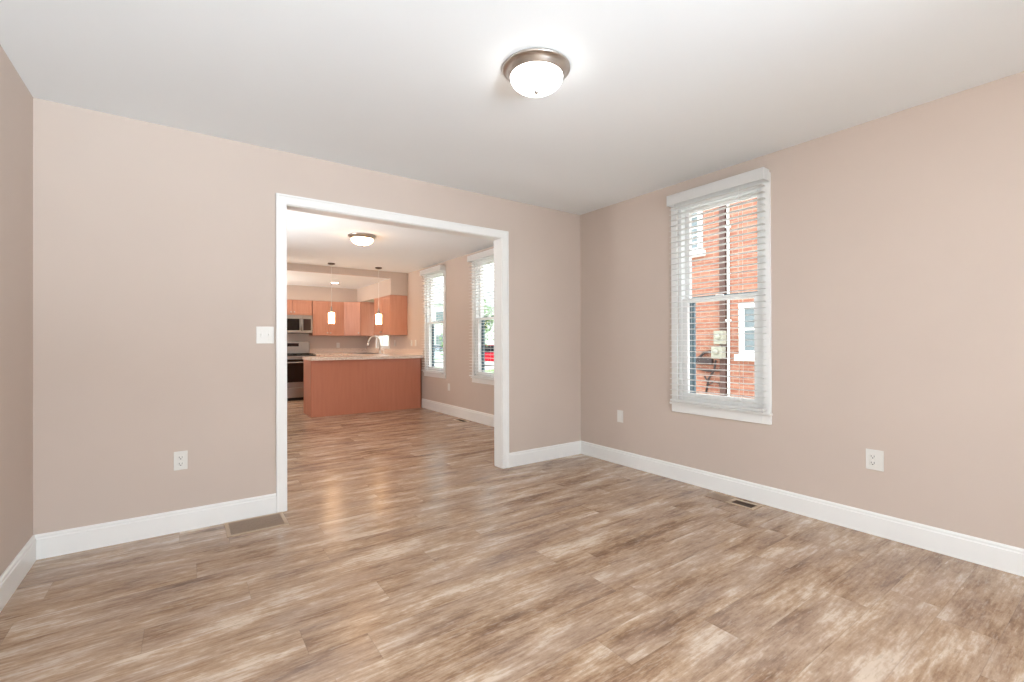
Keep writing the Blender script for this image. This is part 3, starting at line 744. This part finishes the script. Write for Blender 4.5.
def ext_window(y0, y1, z0, z1, lights):
    f = MB(); rect_frame(f, BX-0.05, BX+0.02, y0, y1, z0, z1, 0.11, 0.08, 0.09, 0.006)
    f.box(BX-0.04, BX+0.02, y0, y1, (z0+z1)/2-0.03, (z0+z1)/2+0.03, 0.004)
    f = f.build('window_frame', M['ext_white'], bh)
    MB().box(BX-0.012, BX-0.004, y0+0.09, y1-0.09, z0+0.06, z1-0.06).build('pane', M['ext_glass'], f)
    if lights:
        m = MB()
        for k in range(1, 5): zz = z0+0.05+((z0+z1)/2-z0)*k/5; m.box(BX-0.020, BX-0.008, y0+0.08, y1-0.08, zz-0.012, zz+0.012)
        m.build('muntin', M['ext_white'], f)
    MB().box(BX-0.12, BX+0.02, y0-0.06, y1+0.06, z0-0.13, z0, 0.006).build('window_sill', M['ext_white'], f)
ext_window(5.95, 6.95, 3.22, 4.85, True)
ext_window(4.15, 5.12, 0.90, 1.96, False)
ds = thing('downspout', 'white downspout running down the brick house', 'downspout', (BX-0.06, 5.34, GZ))
MB().box(BX-0.06, BX-0.01, 5.325, 5.365, GZ+0.25, 6.1, 0.008).build('pipe', M['ext_white'], ds)
MB().tube([(BX-0.05, 5.34, GZ+0.28), (BX-0.09, 5.34, GZ+0.14), (BX-0.32, 5.34, GZ+0.06)], 0.045, 10).build('elbow', M['ext_white'], ds)
for zz in (1.6, 3.6, 5.4): MB().box(BX-0.095, BX-0.002, 5.295, 5.385, zz, zz+0.04, 0.003).build('strap', M['ext_white'], ds)
cd_ = thing('conduit_riser', 'dark brown conduit riser beside the white downspout', 'conduit', (BX-0.05, 5.5, GZ))
MB().box(BX-0.075, BX-0.006, 5.40, 5.53, GZ, 6.0, 0.01).build('pipe', M['conduit'], cd_)
for zz in (0.2, 2.2, 4.2): MB().box(BX-0.08, BX-0.006, 5.39, 5.545, zz, zz+0.05, 0.003).build('strap', M['conduit'], cd_)
def meter(y0, y1, z0, z1, label):
    r = thing('utility_meter_box', label, 'meter box', (BX-0.15, (y0+y1)/2, z0), 'meter boxes on the brick house')
    MB().box(BX-0.24, BX-0.08, y0, y1, z0, z1, 0.01).build('case', M['meter'], r)
    MB().lathe([(0.058, 0), (0.058, -0.03), (0.05, -0.05), (0.004, -0.055)], BX-0.24, (y0+y1)/2, 24, 'x', (z0+z1)/2+0.02).build('dial', M['meter'], r)
    MB().box(BX-0.25, BX-0.236, y0+0.02, y1-0.02, z0+0.01, z0+0.05, 0.003).build('latch', M['meter'], r)
    MB().box(BX-0.09, BX-0.076, y0+0.03, y1-0.03, z0+0.03, z1-0.03).build('mount', M['conduit'], r)
meter(5.36, 5.57, 1.11, 1.40, 'pale grey meter box on the brick house, upper of two')
meter(5.38, 5.63, 0.80, 1.06, 'pale grey meter box on the brick house, lower of two')
cb = thing('utility_cables', 'dark looping utility cables on the brick below the meter boxes', 'cables', (BX-0.05, 5.8, 0.5))
m = MB()
m.tube([(BX-0.1, 5.72, 0.95), (BX-0.06, 5.9, 0.92), (BX-0.05, 6.05, 0.80), (BX-0.05, 6.1, 0.70)], 0.03, 8)
m.tube([(BX-0.1, 5.6, 0.76), (BX-0.06, 5.66, 0.55), (BX-0.05, 5.80, 0.35), (BX-0.05, 5.86, 0.05)], 0.022, 8)
m.tube([(BX-0.05, 5.5, 0.55), (BX-0.06, 5.8, 0.52), (BX-0.06, 6.06, 0.56)], 0.024, 8)
m.tube([(BX-0.05, 5.5, 0.25), (BX-0.06, 5.66, 0.30), (BX-0.06, 5.78, 0.22), (BX-0.05, 5.9, 0.4)], 0.018, 8)
m.build('cable_loops', M['cable'], cb)
MB().box(BX-0.09, BX-0.006, 5.70, 6.12, 0.66, 0.80, 0.02).build('junction_box', M['cable'], cb)

# parked cars
def car(name, loc, rz, paint, label):
    root = thing(name, label, 'car', (0, 0, 0), 'parked cars')
    body = MB().poly([(-2.15, 0.30), (2.1, 0.30), (2.2, 0.55), (2.1, 0.78), (1.1, 0.92), (-1.5, 0.94), (-2.1, 0.90), (-2.2, 0.6)], -0.86, 0.86, 'y', 0.05).build('body', paint, root)
    MB().poly([(-1.55, 0.92), (1.15, 0.90), (0.45, 1.42), (-0.95, 1.44)], -0.74, 0.74, 'y', 0.05).build('cabin', M['car_glass'], root)
    MB().poly([(-0.95, 1.40), (0.45, 1.38), (0.38, 1.46), (-0.88, 1.48)], -0.72, 0.72, 'y', 0.02).build('roof', paint, root)
    for xx in (-1.35, 1.35):
        for yy in (-0.78, 0.78):
            MB().lathe([(0.18, -0.11), (0.31, -0.11), (0.33, -0.08), (0.33, 0.08), (0.31, 0.11), (0.18, 0.11)], xx, yy, 24, 'y', 0.33).build('wheel', M['tyre'], root)
    root.location = loc; root.rotation_euler = (0, 0, rz)
    return root
car('parked_car', (18.1, 27.8, GZ+0.03), -0.4, M['red_car'], 'red car parked outside, seen through the half hidden dining window')
car('parked_car', (17.2, 34.6, GZ+0.03), -0.4, M['silver_car'], 'silver car parked outside, seen through the window by the peninsula')

# pale house across the street
ph = thing('pale_house', 'pale sided house across the street', 'house', (24, 48, GZ))
MB().box(12, 38, 46, 56, GZ, 5.4, 0.02).build('wall', M['siding'], ph)
MB().poly([(45.5, 5.4), (56.5, 5.4), (51, 8.6)], 11.5, 38.5, 'x').build('roof', M['roof'], ph)
for xx in (15, 19, 23, 27, 31, 35):
    for z0 in (0.6, 3.2):
        f = MB(); f.box(xx-0.7, xx+0.7, 45.93, 46.02, z0, z0+1.5, 0.01); f = f.build('window_frame', M['ext_white'], ph)
        MB().box(xx-0.6, xx+0.6, 45.90, 45.96, z0+0.1, z0+1.4).build('pane', M['ext_glass'], f)

def tree(x, y, h, r, n, label, seed):
    rnd = random.Random(seed)
    root = thing('tree', label, 'tree', (x, y, GZ), 'trees in the yard')
    t = MB(); t.tube([(x, y, GZ), (x+0.05, y, GZ+h*0.3), (x, y+0.05, GZ+h*0.6)], [0.16, 0.12, 0.05], 10)
    for k in range(7):
        a = k*2.4; z = GZ+h*(0.3+0.045*k)
        t.tube([(x, y, z), (x+r*0.4*math.cos(a), y+r*0.4*math.sin(a), z+h*0.12), (x+r*0.75*math.cos(a), y+r*0.75*math.sin(a), z+h*0.2)], [0.05, 0.035, 0.012], 7)
    t.build('trunk', M['bark'], root)
    bm = bmesh.new()
    cl = [(rnd.gauss(0, r*0.42), rnd.gauss(0, r*0.42), rnd.gauss(h*0.66, h*0.13)) for _ in range(26)]
    for _ in range(n):
        c = rnd.choice(cl); s = 0.07+rnd.random()*0.08
        p = Vector((x+c[0]+rnd.gauss(0, 0.28), y+c[1]+rnd.gauss(0, 0.28), GZ+c[2]+rnd.gauss(0, 0.25)))
        u = Vector((rnd.gauss(0, 1), rnd.gauss(0, 1), rnd.gauss(0, 1))).normalized(); v = u.orthogonal().normalized()
        bm.faces.new([bm.verts.new(p+u*s), bm.verts.new(p+v*s*0.5), bm.verts.new(p-u*s), bm.verts.new(p-v*s*0.5)])
    m = MB(); m.bm.free(); m.bm = bm; m.build('foliage', M['leaf'], root)
tree(12.2, 20.5, 4.2, 1.2, 1300, 'young leafy tree in the yard past the half hidden dining window', 3)
